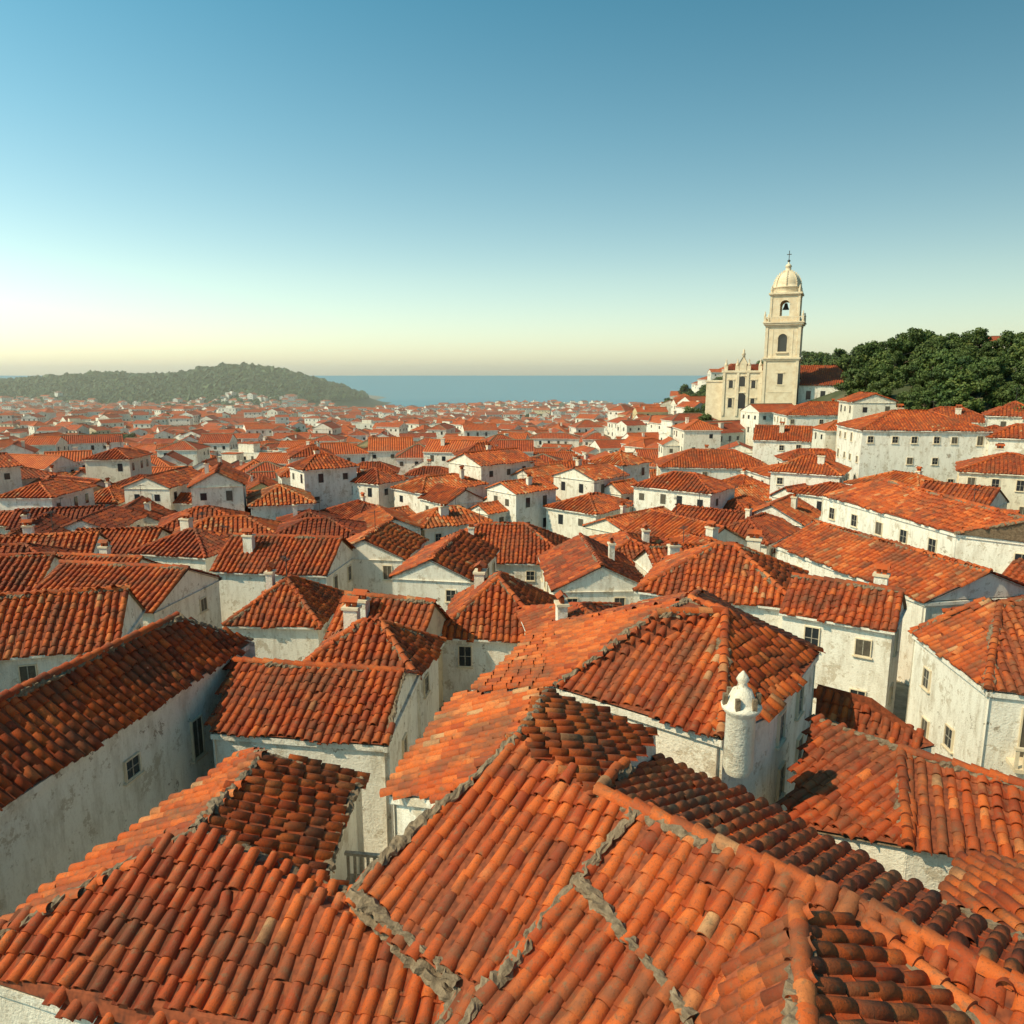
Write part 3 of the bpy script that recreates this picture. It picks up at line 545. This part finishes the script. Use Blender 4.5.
for x_ in(-9,-4,1,6,11): B.box(x_,x_+1.2,9.25,9.35,3,5.5,GLASS)
B.mb.build('nave_walls',CH)
R=MB(); wv=lambda q_: tuple(TM@Vector(q_))
for f in ([(-12.4,9,6.7),(14.4,9,6.7),(11,16.6,10),(-9,16.6,10)],[(14.4,24.3,6.7),(-12.4,24.3,6.7),(-9,16.6,10),(11,16.6,10)],[(14.4,9,6.7),(14.4,24.3,6.7),(11,16.6,10)],[(-12.4,24.3,6.7),(-12.4,9,6.7),(-9,16.6,10)],
  [(H+.4,-.3,5.3),(13.9,-.3,5.3),(13.9,9,7.6),(H+.4,9,7.6)],[(X0,-2,8.75),(X1,-2,8.75),(X1,9.2,10.2),(X0,9.2,10.2)]): facet(R,[wv(t) for t in f],1,.46,.55,.4)
R.build('nave_roof',CH)
# ------------------------------------------------------------------ trees
def treemesh(name,H=9,R=4,seed=0,leaves=3200,low=.3):
    r=np.random.default_rng(seed); mb=MB(); 
    def limb(A,B,ra,rb):
        A=np.array(A,float);B=np.array(B,float); d_=unit(B-A); s=unit(np.cross(d_,[.3,.9,.2])); u=np.cross(s,d_); k=7
        v=[A+ra*(math.cos(t)*s+math.sin(t)*u) for t in np.linspace(0,2*math.pi,k,endpoint=False)]+[B+rb*(math.cos(t)*s+math.sin(t)*u) for t in np.linspace(0,2*math.pi,k,endpoint=False)]
        mb.add(v,[[i,(i+1)%k,k+(i+1)%k,k+i] for i in range(k)],BARK,.3,smooth=True)
    top=np.array([r.normal(0,.3),r.normal(0,.3),H*.55]); limb((0,0,-1),top*.5,.30,.22); limb(top*.5,top,.22,.12)
    cl=[]
    for i in range(17):
        an=r.uniform(0,6.28); rr=R*r.uniform(.15,.85); zz=H*r.uniform(low,.88); rr*=math.sqrt(max(.15,1-((zz/H-.55)/.5)**2))
        c=np.array([rr*math.cos(an),rr*math.sin(an),zz]); cl.append((c,R*r.uniform(.28,.46))); limb(top*r.uniform(.4,.95),c,.10,.03)
    for c,cr in cl:
        k=leaves//15; d_=r.normal(size=(k,3)); d_/=np.linalg.norm(d_,axis=1)[:,None]; rad=cr*r.uniform(.35,1.08,k)**.6
        pos=c+d_*rad[:,None]*np.array([1,1,.75]); t1=r.normal(size=(k,3)); t1/=np.linalg.norm(t1,axis=1)[:,None]; t2=np.cross(t1,d_+.3*r.normal(size=(k,3))); t2/=np.linalg.norm(t2,axis=1)[:,None]+1e-6
        sz=r.uniform(.14,.30,k)[:,None]*(R/4); V=np.stack([pos-t1*sz-t2*sz*.6,pos+t1*sz-t2*sz*.5,pos+t1*sz*.9+t2*sz*.6,pos-t1*sz*.8+t2*sz*.7],1)
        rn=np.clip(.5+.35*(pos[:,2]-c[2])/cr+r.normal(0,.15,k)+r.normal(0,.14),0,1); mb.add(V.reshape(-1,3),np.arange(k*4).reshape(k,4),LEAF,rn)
    return mb
protos=[]
for i in range(5):
    o=treemesh('t',[9,8,10,6.5,11][i],[4.4,4,4,4.6,4.5][i],i+3,low=[.25,.2,.3,.12,.3][i]).build('broadleaf_tree'); protos.append(o)
first=[True]*5
def tree(x,y,s=1,k=None,z=None):
    k=rng.integers(5) if k is None else k; o=protos[k]
    if first[k]: first[k]=False
    else: o=bpy.data.objects.new('broadleaf_tree',o.data); COL.objects.link(o)
    o.location=(x,y,float(ground(x,y))-.6 if z is None else z); o.rotation_euler=(0,0,rng.uniform(0,6.28)); o.scale=(s,s,s*rng.uniform(.85,1.1))
placed=[]; tries=0
while len(placed)<660 and tries<16000:
    tries+=1
    y=rng.uniform(92,285); x=.05*y+rng.uniform(44,180)
    if x>.78*y+12: continue
    if (x-62)**2+(y-178)**2<20**2 or any((x-ox)**2+(y-oy)**2<(r+1.0)**2 for ox,oy,r in occ): continue
    if y<170 and abs(x/y-60/172)<.10: continue
    if x-.05*y<58 and y<150 and rng.random()<.6: continue
    if any((x-a1)**2+(y-a2)**2<10 for a1,a2 in placed): continue
    tree(x,y,rng.choice([rng.uniform(.45,.68),rng.uniform(.68,.88)],p=[.65,.35])); placed.append((x,y))
for x,y,s in ((42,158,.8),(45,190,.9),(41,186,.8),(38,192,.7),(80,168,.9),(85,165,1.),(91,168,1.),(78,186,.9),(104,156,.7),(110,157,.8),(98,160,.9)): tree(x,y,s)
for (x,y,z) in parks: tree(x,y,rng.uniform(.6,1.0),z=z-.5)
for i in range(5):
    if first[i]: bpy.data.objects.remove(protos[i])
# ------------------------------------------------------------------ small things
mb=MB()
for k in range(7): mb.box((-3.6+.15*k,14.6-.02*k,39.3),(.03,0,0),(0,.03,0),(0,0,.35),FRAME)
mb.box((-3.15,14.55,39.68),(.52,-.07,0),(.006,.045,0),(0,0,.03),FRAME); mb.box((-3.15,14.55,38.98),(.52,-.07,0),(.02,.2,0),(0,0,.05),FRAME); mb.build('balcony_railing')
# ------------------------------------------------------------------ haze, sky, sun, camera
mb=MB(); mb.box((0,900,30),(3000,0,0),(0,740,0),(0,0,38),0); o=mb.build('atmospheric_haze'); o.data.materials.clear()
hm=bpy.data.materials.new('haze'); hm.use_nodes=True; nt=hm.node_tree; nt.nodes.remove(nt.nodes['Principled BSDF']); vs=nt.nodes.new('ShaderNodeVolumeScatter')
vs.inputs['Color'].default_value=(1,.92,.74,1); vs.inputs['Density'].default_value=.00046; vs.inputs['Anisotropy'].default_value=.1; nt.links.new(vs.outputs[0],nt.nodes['Material Output'].inputs['Volume']); o.data.materials.append(hm)
el=math.radians(46); az=math.radians(-112)
k=N('sky_nodes'); W=bpy.data.worlds.new('World'); S.world=W; W.use_nodes=True; k.t=nt=W.node_tree; bg=nt.nodes['Background']
sk=nt.nodes.new('ShaderNodeTexSky'); sk.sky_type='NISHITA'; sk.sun_disc=False; sk.sun_elevation=el; sk.sun_rotation=az; sk.altitude=0; sk.air_density=1.0; sk.dust_density=1.2; sk.ozone_density=1.5
tc=k.n('ShaderNodeTexCoord').outputs['Generated']; sx=k.n('ShaderNodeSeparateXYZ',{0:tc})
tint=k.ramp(sx.outputs[2],[(0,(1.0,.94,.78)),(.12,(.94,.97,.76)),(.28,(.64,.92,.76)),(.5,(.27,.80,.72)),(1,(.20,.62,.62))])
c=k.mix(1.0,sk.outputs[0],tint,'MULTIPLY'); g=k.math('MULTIPLY_ADD',sx.outputs[0],-.58,1.17)
bo=k.math('MULTIPLY_ADD',k.math('EXPONENT',k.math('MULTIPLY',sx.outputs[2],-12.)),.50,1.0); g=k.math('MULTIPLY',g,bo)
gg=k.n('ShaderNodeCombineXYZ',{0:g,1:g,2:g}).outputs[0]; c=k.mix(1.0,c,gg,'MULTIPLY'); nt.links.new(c,bg.inputs[0]); bg.inputs[1].default_value=.15
sd=Vector((math.sin(az)*math.cos(el),math.cos(az)*math.cos(el),math.sin(el)))
L=bpy.data.lights.new('sun','SUN'); L.energy=4.6; L.angle=math.radians(.5); L.color=(1,.81,.52); lo=bpy.data.objects.new('sun',L); COL.objects.link(lo); lo.rotation_euler=sd.to_track_quat('Z','Y').to_euler()
cm=bpy.data.cameras.new('camera'); cm.sensor_width=36; cm.lens=36*740/1024; cm.clip_end=80000; cm.clip_start=.1
co=bpy.data.objects.new('camera',cm); COL.objects.link(co); co.location=(0,0,50); co.rotation_euler=(math.radians(90)-math.atan(137/740),0,0); S.camera=co
